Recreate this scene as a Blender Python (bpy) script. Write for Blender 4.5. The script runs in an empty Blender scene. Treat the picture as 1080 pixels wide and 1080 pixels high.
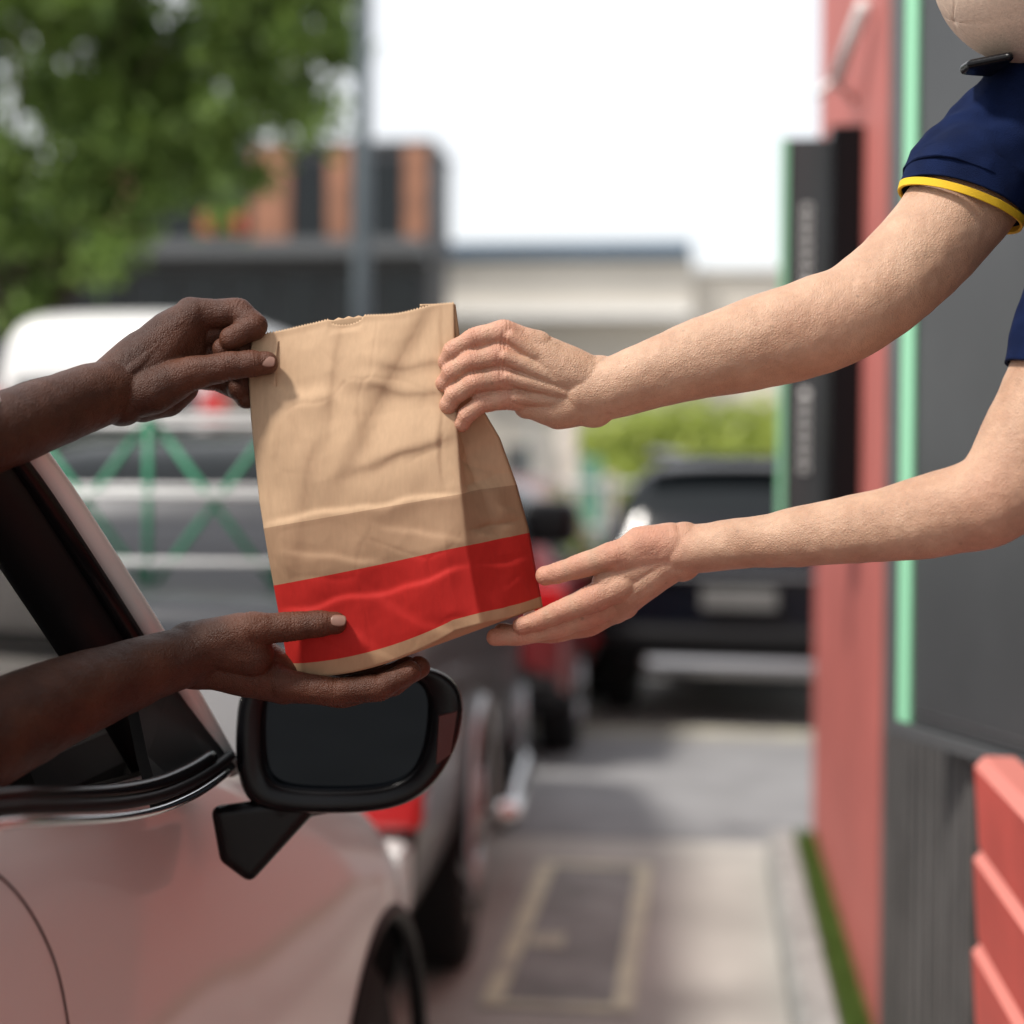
import bpy, bmesh, math, random
import numpy as np
from mathutils import Vector, Matrix, noise
from mathutils.bvhtree import BVHTree
random.seed(4); rng=np.random.default_rng(7)
S=bpy.context.scene
# ------------------------------------------------------------------ camera
F=1800.0; H=1.5
YAW=math.atan(205/F); PITCH=math.atan(40/F); ROLL=math.radians(0.4)
R=(Matrix.Rotation(YAW,3,'Z')@Matrix.Rotation(math.pi/2-PITCH,3,'X')@Matrix.Rotation(ROLL,3,'Z'))
C0=Vector((0,0,H))
def at(u,v,d):
    return C0+R@Vector(((u-540)/F*d,-(v-540)/F*d,-d))
cam=bpy.data.cameras.new("camera"); co=bpy.data.objects.new("camera",cam)
S.collection.objects.link(co); co.matrix_world=Matrix.Translation(C0)@R.to_4x4()
cam.sensor_width=36; cam.lens=60; cam.clip_start=0.05; cam.clip_end=2000
cam.dof.use_dof=True; cam.dof.focus_distance=1.65; cam.dof.aperture_fstop=2.2
S.camera=co
# ------------------------------------------------------------------ world
w=bpy.data.worlds.new("World"); S.world=w; w.use_nodes=True
nt=w.node_tree; nt.nodes.clear()
out=nt.nodes.new('ShaderNodeOutputWorld'); add=nt.nodes.new('ShaderNodeAddShader')
b1=nt.nodes.new('ShaderNodeBackground'); b2=nt.nodes.new('ShaderNodeBackground')
sk=nt.nodes.new('ShaderNodeTexSky'); sk.sky_type='NISHITA'; sk.sun_disc=False
SE=math.radians(54); SR=math.radians(232)
sk.sun_elevation=SE; sk.sun_rotation=SR
nt.links.new(sk.outputs[0],b1.inputs[0]); b1.inputs[1].default_value=0.05
b2.inputs[0].default_value=(1,0.98,0.95,1); b2.inputs[1].default_value=0.93
nt.links.new(b1.outputs[0],add.inputs[0]); nt.links.new(b2.outputs[0],add.inputs[1]); nt.links.new(add.outputs[0],out.inputs[0])
sl=bpy.data.lights.new("sun",'SUN'); so=bpy.data.objects.new("sun",sl); S.collection.objects.link(so)
sl.energy=4.3; sl.angle=math.radians(8); sl.color=(1,0.94,0.86)
sd=Vector((math.sin(SR)*math.cos(SE),math.cos(SR)*math.cos(SE),math.sin(SE)))
so.rotation_euler=sd.to_track_quat('Z','Y').to_euler(); so.location=(0,0,20)
S.view_settings.view_transform='Standard'; S.view_settings.look='None'; S.view_settings.exposure=0
# ------------------------------------------------------------------ materials
def mat(name,col,rough=0.6,metal=0.0,var=0.0,vscale=8,bump=0.0,bscale=60,coat=0.0,col2=None,sub=0,spec=None,detail=4):
    m=bpy.data.materials.new(name); m.use_nodes=True; n=m.node_tree; p=n.nodes['Principled BSDF']
    p.inputs['Base Color'].default_value=(*col,1); p.inputs['Roughness'].default_value=rough; p.inputs['Metallic'].default_value=metal
    if coat: p.inputs['Coat Weight'].default_value=coat; p.inputs['Coat Roughness'].default_value=0.04
    if spec is not None: p.inputs['Specular IOR Level'].default_value=spec
    if sub: 
        p.inputs['Subsurface Weight'].default_value=sub; p.inputs['Subsurface Scale'].default_value=0.007
        p.inputs['Subsurface Radius'].default_value=(1,0.4,0.2)
    tc=n.nodes.new('ShaderNodeTexCoord')
    if var or col2:
        no=n.nodes.new('ShaderNodeTexNoise'); no.inputs['Scale'].default_value=vscale; no.inputs['Detail'].default_value=detail
        n.links.new(tc.outputs['Object'],no.inputs['Vector'])
        mx=n.nodes.new('ShaderNodeMix'); mx.data_type='RGBA'
        c2=col2 if col2 else tuple(c*(1-var) for c in col)
        c1=col if col2 else tuple(min(1,c*(1+var)) for c in col)
        mx.inputs[6].default_value=(*c1,1); mx.inputs[7].default_value=(*c2,1)
        rp=n.nodes.new('ShaderNodeMapRange'); rp.inputs[1].default_value=0.35; rp.inputs[2].default_value=0.65
        n.links.new(no.outputs[0],rp.inputs[0]); n.links.new(rp.outputs[0],mx.inputs[0]); n.links.new(mx.outputs[2],p.inputs['Base Color'])
        m['mix']=mx.name
    if bump:
        nb=n.nodes.new('ShaderNodeTexNoise'); nb.inputs['Scale'].default_value=bscale; nb.inputs['Detail'].default_value=5
        n.links.new(tc.outputs['Object'],nb.inputs['Vector'])
        bp=n.nodes.new('ShaderNodeBump'); bp.inputs['Strength'].default_value=bump; bp.inputs['Distance'].default_value=0.002
        n.links.new(nb.outputs[0],bp.inputs['Height']); n.links.new(bp.outputs[0],p.inputs['Normal'])
    return m
M={}
M['paint']=mat('champagne_pearl_paint',(0.76,0.745,0.725),0.34,0.0,coat=0.5,spec=0.4)
M['black']=mat('black_gloss_plastic',(0.005,0.005,0.006),0.25,bump=0.05,bscale=300,spec=0.18)
M['blackm']=mat('black_trim',(0.009,0.009,0.010),0.5,spec=0.18)
M['interior']=mat('car_interior',(0.014,0.012,0.011),0.8,var=0.3,spec=0.2)
M['seat']=mat('seat_fabric',(0.05,0.045,0.042),0.85,var=0.3,bump=0.3,bscale=400)
M['chrome']=mat('chrome',(0.66,0.66,0.67),0.18,1.0)
M['satin']=mat('satin_silver',(0.36,0.36,0.37),0.3,1.0)
M['darkchrome']=mat('dark_chrome',(0.2,0.2,0.21),0.2,1.0)
M['glass']=mat('tinted_glass',(0.010,0.013,0.015),0.05,0.0,spec=0.3)
M['mirror']=mat('mirror_glass',(0.014,0.016,0.019),0.03,1.0)
M['rubber']=mat('tyre_rubber',(0.012,0.012,0.013),0.75,spec=.2)
M['rim']=mat('alloy_rim',(0.30,0.30,0.31),0.3,0.9)
M['tail']=mat('tail_lamp',(0.45,0.01,0.012),0.12,coat=0.6)
M['plate']=mat('number_plate',(0.15,0.15,0.145),0.4,var=0.1)
M['grey']=mat('grey_paint',(0.040,0.042,0.048),0.3,0.2,coat=0.25,spec=.3)
M['redp']=mat('maroon_paint',(0.17,0.015,0.019),0.3,0.1,coat=0.4)
M['navyp']=mat('dark_blue_paint',(0.003,0.004,0.008),0.22,0.0,coat=0.12,spec=.3)
M['whitep']=mat('white_paint',(0.72,0.72,0.71),0.3,coat=0.3)
M['green']=mat('green_painted_steel',(0.02,0.24,0.12),0.45)
M['asphalt']=mat('asphalt',(0.215,0.215,0.22),0.85,vscale=3,var=0.12,bump=0.6,bscale=120)
M['asphalt2']=mat('repaired_asphalt',(0.24,0.24,0.23),0.85,vscale=5,var=0.18,bump=0.6,bscale=120)
M['concrete']=mat('concrete_paving',(0.36,0.342,0.315),0.85,vscale=1.6,var=0.14,bump=0.4,bscale=80)
M['lane']=mat('worn_line_paint',(0.66,0.64,0.46),0.7,vscale=9,col2=(0.44,0.42,0.34),bump=0.2)
M['kerb']=mat('kerb_concrete',(0.27,0.27,0.26),0.85,vscale=9,var=0.2,bump=0.5,bscale=90)
M['soil']=mat('soil',(0.06,0.06,0.03),0.95,vscale=20,var=0.3)
M['redwall']=mat('red_wall_panel',(0.45,0.12,0.102),0.6,vscale=2.5,var=0.10,bump=0.15,bscale=40)
M['louver']=mat('red_louvre_paint',(0.52,0.078,0.06),0.5,vscale=5,var=0.12,bump=0.3,bscale=60)
M['greywall']=mat('grey_board_wall',(0.080,0.076,0.074),0.6,vscale=6,var=0.25,bump=0.3,bscale=50)
M['sign']=mat('sign_panel',(0.042,0.044,0.047),0.4,vscale=3,var=0.14)
M['mint']=mat('mint_green_edge',(0.25,0.57,0.36),0.4)
M['frame']=mat('grey_aluminium',(0.12,0.125,0.13),0.4,0.5)
M['white']=mat('white_letter',(0.8,0.8,0.78),0.5)
M['bdark']=mat('dark_cladding',(0.055,0.057,0.063),0.6,vscale=0.5,var=0.2)
M['bor']=mat('orange_wood_cladding',(0.30,0.135,0.078),0.65,vscale=2,var=0.2)
M['cream']=mat('cream_wall',(0.58,0.54,0.48),0.8,vscale=0.3,var=0.07)
M['bluer']=mat('blue_roof_band',(0.08,0.13,0.19),0.6,vscale=0.5,var=0.1)
M['bark']=mat('bark',(0.07,0.05,0.035),0.9,vscale=8,var=0.3,bump=0.8,bscale=20)
M['pole']=mat('galvanised_steel',(0.13,0.16,0.18),0.5,0.3)
M['navy']=mat('navy_polo_fabric',(0.0045,0.011,0.045),0.9,vscale=30,var=0.2,bump=0.7,bscale=900,spec=0.12)
M['yellow']=mat('yellow_trim',(0.76,0.48,0.015),0.8,bump=0.3,bscale=900)
M['shirtd']=mat('driver_shirt',(0.10,0.11,0.13),0.85,var=0.2)
M['capm']=mat('beige_cap_fabric',(0.66,0.50,0.39),0.85,vscale=260,var=0.06,bump=0.4,bscale=700)
def leafmat(name,a,b,tr=0.35):
    m=bpy.data.materials.new(name); m.use_nodes=True; n=m.node_tree; p=n.nodes['Principled BSDF']
    p.inputs['Roughness'].default_value=0.55
    g=n.nodes.new('ShaderNodeNewGeometry'); r=n.nodes.new('ShaderNodeMix'); r.data_type='RGBA'
    r.inputs[6].default_value=(*a,1); r.inputs[7].default_value=(*b,1)
    n.links.new(g.outputs['Random Per Island'],r.inputs[0]); n.links.new(r.outputs[2],p.inputs['Base Color'])
    t=n.nodes.new('ShaderNodeBsdfTranslucent'); n.links.new(r.outputs[2],t.inputs[0])
    ms=n.nodes.new('ShaderNodeMixShader'); ms.inputs[0].default_value=tr
    n.links.new(p.outputs[0],ms.inputs[1]); n.links.new(t.outputs[0],ms.inputs[2]); n.links.new(ms.outputs[0],n.nodes['Material Output'].inputs[0])
    return m
M['leaf']=leafmat('tree_leaves',(0.055,0.11,0.018),(0.23,0.34,0.075),0.42)
M['hedge']=leafmat('hedge_leaves',(0.24,0.32,0.05),(0.50,0.55,0.13))
M['blade']=leafmat('grass_blades',(0.06,0.12,0.02),(0.15,0.24,0.05),0.2)
def skinmat(name,base,alt,warm,rough=0.45,sub=0.12,bump=0.35,lo=.88,hi=1.10,spec=.5):
    m=mat(name,base,rough,vscale=24,col2=alt,bump=0,sub=sub,detail=9,spec=spec); n=m.node_tree; p=n.nodes['Principled BSDF']
    a=n.nodes.new('ShaderNodeAttribute'); a.attribute_name='warm'
    mx=n.nodes.new('ShaderNodeMix'); mx.data_type='RGBA'; mx.inputs[7].default_value=(*warm,1)
    n.links.new(n.nodes[m['mix']].outputs[2],mx.inputs[6]); n.links.new(a.outputs['Fac'],mx.inputs[0])
    tc=n.nodes.new('ShaderNodeTexCoord')
    nm=n.nodes.new('ShaderNodeTexNoise'); nm.inputs['Scale'].default_value=110; nm.inputs['Detail'].default_value=8; nm.inputs['Roughness'].default_value=.75
    n.links.new(tc.outputs['Object'],nm.inputs['Vector'])
    mr=n.nodes.new('ShaderNodeMapRange'); mr.inputs[1].default_value=.3; mr.inputs[2].default_value=.7; mr.inputs[3].default_value=lo; mr.inputs[4].default_value=hi
    n.links.new(nm.outputs[0],mr.inputs[0]); hs=n.nodes.new('ShaderNodeHueSaturation'); n.links.new(mr.outputs[0],hs.inputs['Value']); n.links.new(mx.outputs[2],hs.inputs['Color'])
    vo=n.nodes.new('ShaderNodeTexVoronoi'); vo.inputs['Scale'].default_value=38; n.links.new(tc.outputs['Object'],vo.inputs['Vector'])
    sp1=n.nodes.new('ShaderNodeMapRange'); sp1.inputs[1].default_value=.04; sp1.inputs[2].default_value=.085; sp1.inputs[3].default_value=.5; sp1.inputs[4].default_value=0
    n.links.new(vo.outputs['Distance'],sp1.inputs[0])
    m2=n.nodes.new('ShaderNodeMix'); m2.data_type='RGBA'; m2.inputs[7].default_value=(*[c*.45 for c in base],1)
    n.links.new(sp1.outputs[0],m2.inputs[0]); n.links.new(hs.outputs[0],m2.inputs[6]); n.links.new(m2.outputs[2],p.inputs['Base Color'])
    v=n.nodes.new('ShaderNodeTexVoronoi'); v.feature='DISTANCE_TO_EDGE'; v.inputs['Scale'].default_value=420; n.links.new(tc.outputs['Object'],v.inputs['Vector'])
    nz=n.nodes.new('ShaderNodeTexNoise'); nz.inputs['Scale'].default_value=120; nz.inputs['Detail'].default_value=9; nz.inputs['Roughness'].default_value=.7; n.links.new(tc.outputs['Object'],nz.inputs['Vector'])
    ad=n.nodes.new('ShaderNodeMath'); ad.operation='MULTIPLY_ADD'; ad.inputs[1].default_value=0.5
    n.links.new(v.outputs['Distance'],ad.inputs[0]); n.links.new(nz.outputs[0],ad.inputs[2])
    bp=n.nodes.new('ShaderNodeBump'); bp.inputs['Strength'].default_value=bump; bp.inputs['Distance'].default_value=0.0024
    n.links.new(ad.outputs[0],bp.inputs['Height']); n.links.new(bp.outputs[0],p.inputs['Normal'])
    rr=n.nodes.new('ShaderNodeMapRange'); rr.inputs[3].default_value=rough-.12; rr.inputs[4].default_value=rough+.16; n.links.new(nz.outputs[0],rr.inputs[0]); n.links.new(rr.outputs[0],p.inputs['Roughness'])
    return m
M['skinL']=skinmat('light_skin',(0.56,0.355,0.24),(0.46,0.27,0.175),(0.57,0.225,0.155),0.48,0.14,.7)
M['skinD']=skinmat('dark_skin',(0.074,0.026,0.013),(0.044,0.015,0.008),(0.15,0.054,0.030),0.44,0.03,0.8,spec=.32)
M['nailD']=mat('nail_dark_hand',(0.22,0.115,0.085),0.35,spec=.4)
# ------------------------------------------------------------------ mesh helpers
def empty(name):
    e=bpy.data.objects.new(name,None); S.collection.objects.link(e); e.empty_display_size=0.1; return e
def mobj(name,vs,fs,m,parent=None,smooth=False):
    me=bpy.data.meshes.new(name); me.from_pydata([tuple(v) for v in vs],[],fs); me.update()
    o=bpy.data.objects.new(name,me); S.collection.objects.link(o)
    for mm in (m if isinstance(m,list) else [m]): me.materials.append(mm)
    if smooth: me.polygons.foreach_set('use_smooth',[True]*len(me.polygons))
    if parent: o.parent=parent
    return o
def fixn(o):
    bm=bmesh.new(); bm.from_mesh(o.data); bmesh.ops.recalc_face_normals(bm,faces=bm.faces); bm.to_mesh(o.data); bm.free()
def bevel(o,wd,seg=2):
    b=o.modifiers.new('b','BEVEL'); b.width=wd; b.segments=seg; b.limit_method='ANGLE'; return o
def box(name,x0,x1,y0,y1,z0,z1,m,parent=None,bv=0.0):
    vs=[(x,y,z) for x in(x0,x1) for y in(y0,y1) for z in(z0,z1)]
    fs=[(0,1,3,2),(4,6,7,5),(0,4,5,1),(2,3,7,6),(0,2,6,4),(1,5,7,3)]
    o=mobj(name,vs,fs,m,parent)
    if bv: bevel(o,bv)
    return o
def tubedata(pts,rad,n=16,caps=True,wr=0.0):
    pts=[Vector(p) for p in pts]; rad=rad if isinstance(rad,(list,tuple)) else [rad]*len(pts)
    vs=[];fs=[]
    up=Vector((0,0,1)); 
    if abs((pts[-1]-pts[0]).normalized().z)>0.9: up=Vector((0,1,0))
    for i,p in enumerate(pts):
        t=(pts[min(i+1,len(pts)-1)]-pts[max(i-1,0)]).normalized()
        a=t.cross(up).normalized(); b=a.cross(t)
        for k in range(n):
            th=2*math.pi*k/n; r=rad[i]
            q=p+(a*math.cos(th)+b*math.sin(th))*r
            if wr: q=q+(q-p).normalized()*(noise.noise(q*16)+.55*(.3-abs(noise.noise(q*30+Vector((1,7,3))))))*wr
            vs.append(q)
    for i in range(len(pts)-1):
        for k in range(n):
            fs.append((i*n+k,i*n+(k+1)%n,(i+1)*n+(k+1)%n,(i+1)*n+k))
    if caps: fs.append(tuple(range(n))[::-1]); fs.append(tuple((len(pts)-1)*n+k for k in range(n)))
    return vs,fs
def tube(name,pts,rad,m,parent=None,n=16,caps=True,wr=0.0):
    vs,fs=tubedata(pts,rad,n,caps,wr); return mobj(name,vs,fs,m,parent,True)
def ico(k):
    b=bmesh.new(); bmesh.ops.create_icosphere(b,subdivisions=k,radius=1); r=[v.co.copy() for v in b.verts]; b.free(); return r
ICO=ico(3); ICO4=ico(4)
def hull(spheres):
    bm=bmesh.new()
    for c,r in spheres:
        for q in (ICO4 if r>.02 else ICO): bm.verts.new(c+q*r)
    bmesh.ops.convex_hull(bm,input=bm.verts,use_existing_faces=False)
    for v in [v for v in bm.verts if not v.link_faces]: bm.verts.remove(v)
    bmesh.ops.recalc_face_normals(bm,faces=bm.faces)
    bm.verts.index_update()
    r=([v.co.copy() for v in bm.verts],[tuple(v.index for v in f.verts) for f in bm.faces]); bm.free(); return r
def soup(name,hulls,m,parent,voxel=0.0013,it=5,joints=[],tips=[],extra=[],organic=0.0):
    vs=[];fs=[]
    for a,b in [hull(h) for h in hulls]+extra:
        o=len(vs); vs+=a; fs+=[tuple(i+o for i in f) for f in b]
    ob=mobj(name,vs,fs,m,parent,True)
    r=ob.modifiers.new('r','REMESH'); r.mode='VOXEL'; r.voxel_size=voxel; r.use_smooth_shade=True
    s=ob.modifiers.new('s','SMOOTH'); s.factor=0.5; s.iterations=it
    dg=bpy.context.evaluated_depsgraph_get(); me=bpy.data.meshes.new_from_object(ob.evaluated_get(dg))
    ob.modifiers.clear(); ob.data=me
    if not me.materials: me.materials.append(m)
    n=len(me.vertices); P=np.empty(n*3); me.vertices.foreach_get('co',P); P=P.reshape(-1,3)
    Nn=np.empty(n*3); me.vertices.foreach_get('normal',Nn); Nn=Nn.reshape(-1,3)
    wv=np.zeros(n)
    if organic:
        dd=np.array([noise.noise(Vector(p)*28)*1.0+noise.noise(Vector(p)*75+Vector((3,3,3)))*.35 for p in P.tolist()])
        P+=Nn*(dd*organic)[:,None]
    for (p,ax,rr,k) in joints:
        p=np.array(p);ax=np.array(ax); dv=P-p; dist=np.linalg.norm(dv,axis=1)
        near=np.exp(-(dist/(rr*1.35))**4)
        wv=np.maximum(wv,near*k)
        s_=dv@ax
        g=np.exp(-(s_/0.0011)**2)+0.7*np.exp(-((s_-0.0035)/0.0010)**2)+0.6*np.exp(-((s_+0.0034)/0.0010)**2)
        P-=Nn*(near*g*0.0009)[:,None]
    for (p,rr,k) in tips:
        dist=np.linalg.norm(P-np.array(p),axis=1); wv=np.maximum(wv,np.exp(-(dist/(rr*1.7))**2)*k)
    me.vertices.foreach_set('co',P.reshape(-1)); me.update()
    at_=me.attributes.new('warm','FLOAT','POINT'); at_.data.foreach_set('value',wv)
    me.polygons.foreach_set('use_smooth',[True]*len(me.polygons))
    return ob
PX=1.7/F
def sph(p,base):  # (u,v,dd,r)
    d=base+p[2]*PX
    return (at(p[0],p[1],d),p[3]*d/F)
def crom(P,n):
    o=[]; P=[np.array(p,float) for p in P]
    for i in range(len(P)-1):
        a=P[max(i-1,0)];b=P[i];c=P[i+1];d=P[min(i+2,len(P)-1)]
        for k in range(n):
            t=k/n; o.append(0.5*((2*b)+(-a+c)*t+(2*a-5*b+4*c-d)*t*t+(-a+3*b-3*c+d)*t**3))
    o.append(P[-1]); return o
def build_hand(name,m,parent,base,arm,palms,fingers,it=5,marks=[],ridges=[],fk=1.0):
    hs=[];joints=[];tips=[]
    ap=[sph(p,base) for p in crom(arm,10)]
    ex=[tubedata([a for a,b in ap],[b for a,b in ap],72)]
    hs.append([ap[-1]]); 
    for g in palms: hs.append([sph(p,base) for p in g])
    for g in ridges: hs.append([sph(p,base) for p in g])
    for f in fingers:
        s=[sph((p[0],p[1],p[2],p[3]*fk),base) for p in f]
        for i in range(len(s)-1):
            (a,ra),(b,rb)=s[i],s[i+1]; mid=((a+b)/2,(ra+rb)/2*0.92)
            hs.append([(a,ra),mid]); hs.append([mid,(b,rb)])
        for i in range(1,len(s)-1):
            ax=(s[i+1][0]-s[i-1][0]).normalized()
            joints.append((s[i][0],ax,s[i][1],0.55))
        joints.append((s[0][0],(s[1][0]-s[0][0]).normalized(),s[0][1]*0.6,0.3))
        tips.append((s[-1][0],s[-1][1],0.6))
    for p in marks:
        q=sph(p[:4],base); tips.append((q[0],q[1],p[4]))
    return soup(name,hs,m,parent,0.0011,it,joints,tips,ex,0.0013)
def nail(name,c,ldir,nrm,ln,wd,r,m,parent):
    c=Vector(c); L=Vector(ldir).normalized(); N=Vector(nrm); N=(N-L*N.dot(L)).normalized(); W=L.cross(N)
    vs=[];fs=[];n=10
    for i in range(n+1):
        for j in range(n+1):
            a=-1+2*i/n; b=-1+2*j/n
            x=a*(1-0.18*b*b*(1 if a<0 else 1.2)); y=b*(1-0.25*a*a)
            th=y*wd/r
            vs.append(c+L*(x*ln)+W*(math.sin(th)*r)+N*((math.cos(th)-1)*r-0.0006*max(0,a)))
    for i in range(n):
        for j in range(n):
            k=i*(n+1)+j; fs.append((k,k+1,k+n+2,k+n+1))
    o=mobj(name,vs,fs,m,parent,True); s=o.modifiers.new('s','SOLIDIFY'); s.thickness=0.0006; s.offset=0; return o
def leaves(name,blobs,n,size,m,parent=None,shell=0.5):
    vs=np.empty((n,4,3))
    w_=np.array([b[3]*b[4]*b[5] for b in blobs])**0.75; w_/=w_.sum(); idx=rng.choice(len(blobs),n,p=w_)
    B=np.array(blobs)[idx]
    dr=rng.normal(size=(n,3)); dr/=np.linalg.norm(dr,axis=1)[:,None]
    rad=rng.random(n)**shell
    c=B[:,:3]+dr*rad[:,None]*B[:,3:6]+rng.normal(size=(n,3))*.08
    a=rng.normal(size=(n,3)); a/=np.linalg.norm(a,axis=1)[:,None]
    b=np.cross(a,rng.normal(size=(n,3))); b/=np.linalg.norm(b,axis=1)[:,None]
    s=size*(0.5+rng.random(n))[:,None]
    vs[:,0]=c-a*s; vs[:,1]=c-b*s*0.45; vs[:,2]=c+a*s; vs[:,3]=c+b*s*0.45
    me=bpy.data.meshes.new(name); me.from_pydata(vs.reshape(-1,3).tolist(),[],[(4*k,4*k+1,4*k+2,4*k+3) for k in range(n)]); me.materials.append(m)
    o=bpy.data.objects.new(name,me); S.collection.objects.link(o)
    if parent: o.parent=parent
    return o
# ------------------------------------------------------------------ ground
def sheet(name,x0,x1,y0,y1,z,m,parent=None): return mobj(name,[(x0,y0,z),(x1,y0,z),(x1,y1,z),(x0,y1,z)],[(0,1,2,3)],m,parent)
sheet('ground',-600,600,-50,900,0,M['concrete'])
sheet('road',-40,60,7.0,9.7,0.004,M['asphalt'])
sheet('road',-40,60,12.2,24,0.004,M['asphalt'])
sheet('asphalt_patch',-0.56,-0.25,4.78,6.46,0.004,M['asphalt2'])
pm=empty('painted_parking_marking')
sheet('line_1',-0.62,-0.56,4.72,6.52,0.008,M['lane'],pm); sheet('line_2',-0.25,-0.19,4.72,6.52,0.008,M['lane'],pm)
sheet('line_3',-0.56,-0.25,4.72,4.78,0.008,M['lane'],pm); sheet('line_4',-0.56,-0.25,6.46,6.52,0.008,M['lane'],pm)
sheet('line_5',-0.55,-0.44,5.35,5.50,0.008,M['lane'],pm)
sheet('parking_line',-3,3,9.9,10.0,0.008,M['lane'])
prof=[(0.24,0),(0.245,0.10),(0.265,0.13),(0.34,0.13),(0.355,0.11),(0.355,0)]
vs=[];fs=[];ys=[0.5+0.25*i for i in range(25)]+[6.62,6.7,6.75]
for y in ys:
    k=1.0
    if y>6.6: k=1-(y-6.6)*1.5
    for (x,z) in prof: vs.append((0.3+(x-0.3)*k,y,z*(1 if y<6.7 else 0.8)))
for i in range(len(ys)-1):
    for j in range(5): fs.append((i*6+j,i*6+j+1,(i+1)*6+j+1,(i+1)*6+j))
fs.append(tuple((len(ys)-1)*6+j for j in range(6)))
mobj('kerb',vs,fs,M['kerb'],None)
gs=empty('grass_strip')
box('soil_bed',0.357,0.43,0.5,6.7,0,0.08,M['soil'],gs)
n=9000; gx=rng.uniform(0.35,0.428,n); gy=rng.uniform(3,6.72,n); h=rng.uniform(0.02,0.065,n); an=rng.uniform(0,6.28,n)
V=[];Fc=[]
for i in range(n):
    dx=math.cos(an[i])*0.004; dy=math.sin(an[i])*0.004
    V+= [(gx[i]-dx,gy[i]-dy,0.07),(gx[i]+dx,gy[i]+dy,0.07),(gx[i]+rng.normal()*0.012,gy[i]+rng.normal()*0.012,0.08+h[i])]; Fc.append((3*i,3*i+1,3*i+2))
mobj('blades',V,Fc,M['blade'],gs)
# ------------------------------------------------------------------ restaurant building (right)
rb=empty('drive_through_restaurant'); YB=4.25
box('red_wall',0.43,3.5,YB,6.85,0,4.6,M['redwall'],rb)
box('grey_wall',0.434,3.5,2.86,YB-.001,0,4.6,M['greywall'],rb)
for i in range(9):
    y=2.93+i*0.14; box('board_joint_%d'%i,0.4315,0.4335,y,y+0.005,0,4.6,M['blackm'],rb)
box('lower_wall',0.47,3.5,-2,2.857,0,1.06,M['greywall'],rb)
box('window_counter',0.50,1.0,-2,2.60,1.085,1.12,M['frame'],rb)
box('wall_over_window',0.434,3.5,-2,2.857,2.6,4.6,M['greywall'],rb)
box('kitchen_back_wall',3.3,3.45,-2,2.857,1.12,2.6,M['cream'],rb)
box('kitchen_side_wall',0.75,3.3,2.75,2.85,1.121,2.6,M['greywall'],rb)
lightedge=mat('louvre_edge_highlight',(0.62,0.20,0.165),0.45)  # paler red paints a highlight along the top edge of each board
for i in range(8):
    z1=1.075-i*0.142; z0=z1-0.138
    vs=[(0.470,-1.5,z1),(0.470,2.66,z1),(0.425,2.66,z1),(0.425,-1.5,z1),(0.410,2.66,z1-.016),(0.410,-1.5,z1-.016),(0.418,2.66,z0),(0.418,-1.5,z0),(0.470,2.66,z0),(0.470,-1.5,z0)]
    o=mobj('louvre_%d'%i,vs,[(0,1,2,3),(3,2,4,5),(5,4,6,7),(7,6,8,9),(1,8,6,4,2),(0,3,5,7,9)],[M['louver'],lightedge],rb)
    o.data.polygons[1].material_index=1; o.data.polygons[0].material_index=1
def vpanel(name,p0,p1,z0,z1,th,m,parent,s0=0.0,s1=1.0,off=0.0,bv=0):
    a=Vector((p0[0],p0[1],0)); b=Vector((p1[0],p1[1],0)); t=(b-a); n_=Vector((t.y,-t.x,0)).normalized()
    if n_.dot(-a)<0: n_=-n_
    q0=a+t*s0+n_*off; q1=a+t*s1+n_*off; r0=q0-n_*th; r1=q1-n_*th
    vs=[(p.x,p.y,z) for z in(z0,z1) for p in(q0,q1,r1,r0)]
    o=mobj(name,vs,[(0,1,2,3),(7,6,5,4),(0,4,5,1),(1,5,6,2),(2,6,7,3),(3,7,4,0)],m,parent)
    if bv: bevel(o,bv)
    return o
mb=empty('menu_board_sign')
pa=at(947,775,3.0); pa=(pa.x,pa.y); L_=Vector((at(1080,812,2.61).x-pa[0],at(1080,812,2.61).y-pa[1])); pb=(pa[0]+L_.x*1.8,pa[1]+L_.y*1.8)
zb=at(947,775,3.0).z
vpanel('panel',pa,pb,zb+0.03,3.3,0.06,M['sign'],mb,0.072,1,0.0)
vpanel('green_edge',pa,pb,zb+0.028,3.3,0.066,M['mint'],mb,0.008,0.070,0.006)
vpanel('side_frame',pa,pb,zb,3.3,0.07,M['frame'],mb,-0.030,0.006,0.008)
vpanel('bottom_lip',pa,pb,zb,zb+0.026,0.075,M['frame'],mb,0.008,1,0.012,0.002)
vpanel('bezel',pa,pb,zb+0.05,zb+0.053,0.01,M['satin'],mb,0.078,1,0.002)
fsn=empty('drive_through_sign')
zt=1.5+350/360; z0=1.5-45/360
box('panel',0.225,0.335,5.0,5.06,z0,zt,M['sign'],fsn)
box('green_edge',0.206,0.223,4.99,5.07,z0-0.01,zt,M['mint'],fsn)
box('black_bracket',0.337,0.43,4.86,5.10,z0-0.05,zt+0.01,M['black'],fsn,0.006)
for k,(za,zb_) in enumerate([(2.28,2.02),(1.75,1.52)]):
    z=za
    while z>zb_:
        hh=0.022; 
        box('letter',0.268,0.292,4.994,4.999,z-hh,z,M['white'],fsn)
        if random.random()<.6: box('letter_gap',0.273,0.286,4.990,4.9935,z-hh*0.7,z-hh*0.3,M['sign'],fsn)
        z-=0.036
lp=empty('wall_lamp'); tube('arm',[(0.43,5.2,2.62),(0.36,5.1,2.66),(0.31,5.0,2.60)],0.012,M['whitep'],lp)
tube('head',[(0.36,5.0,2.64),(0.40,4.6,2.74)],0.02,M['whitep'],lp)
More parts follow.
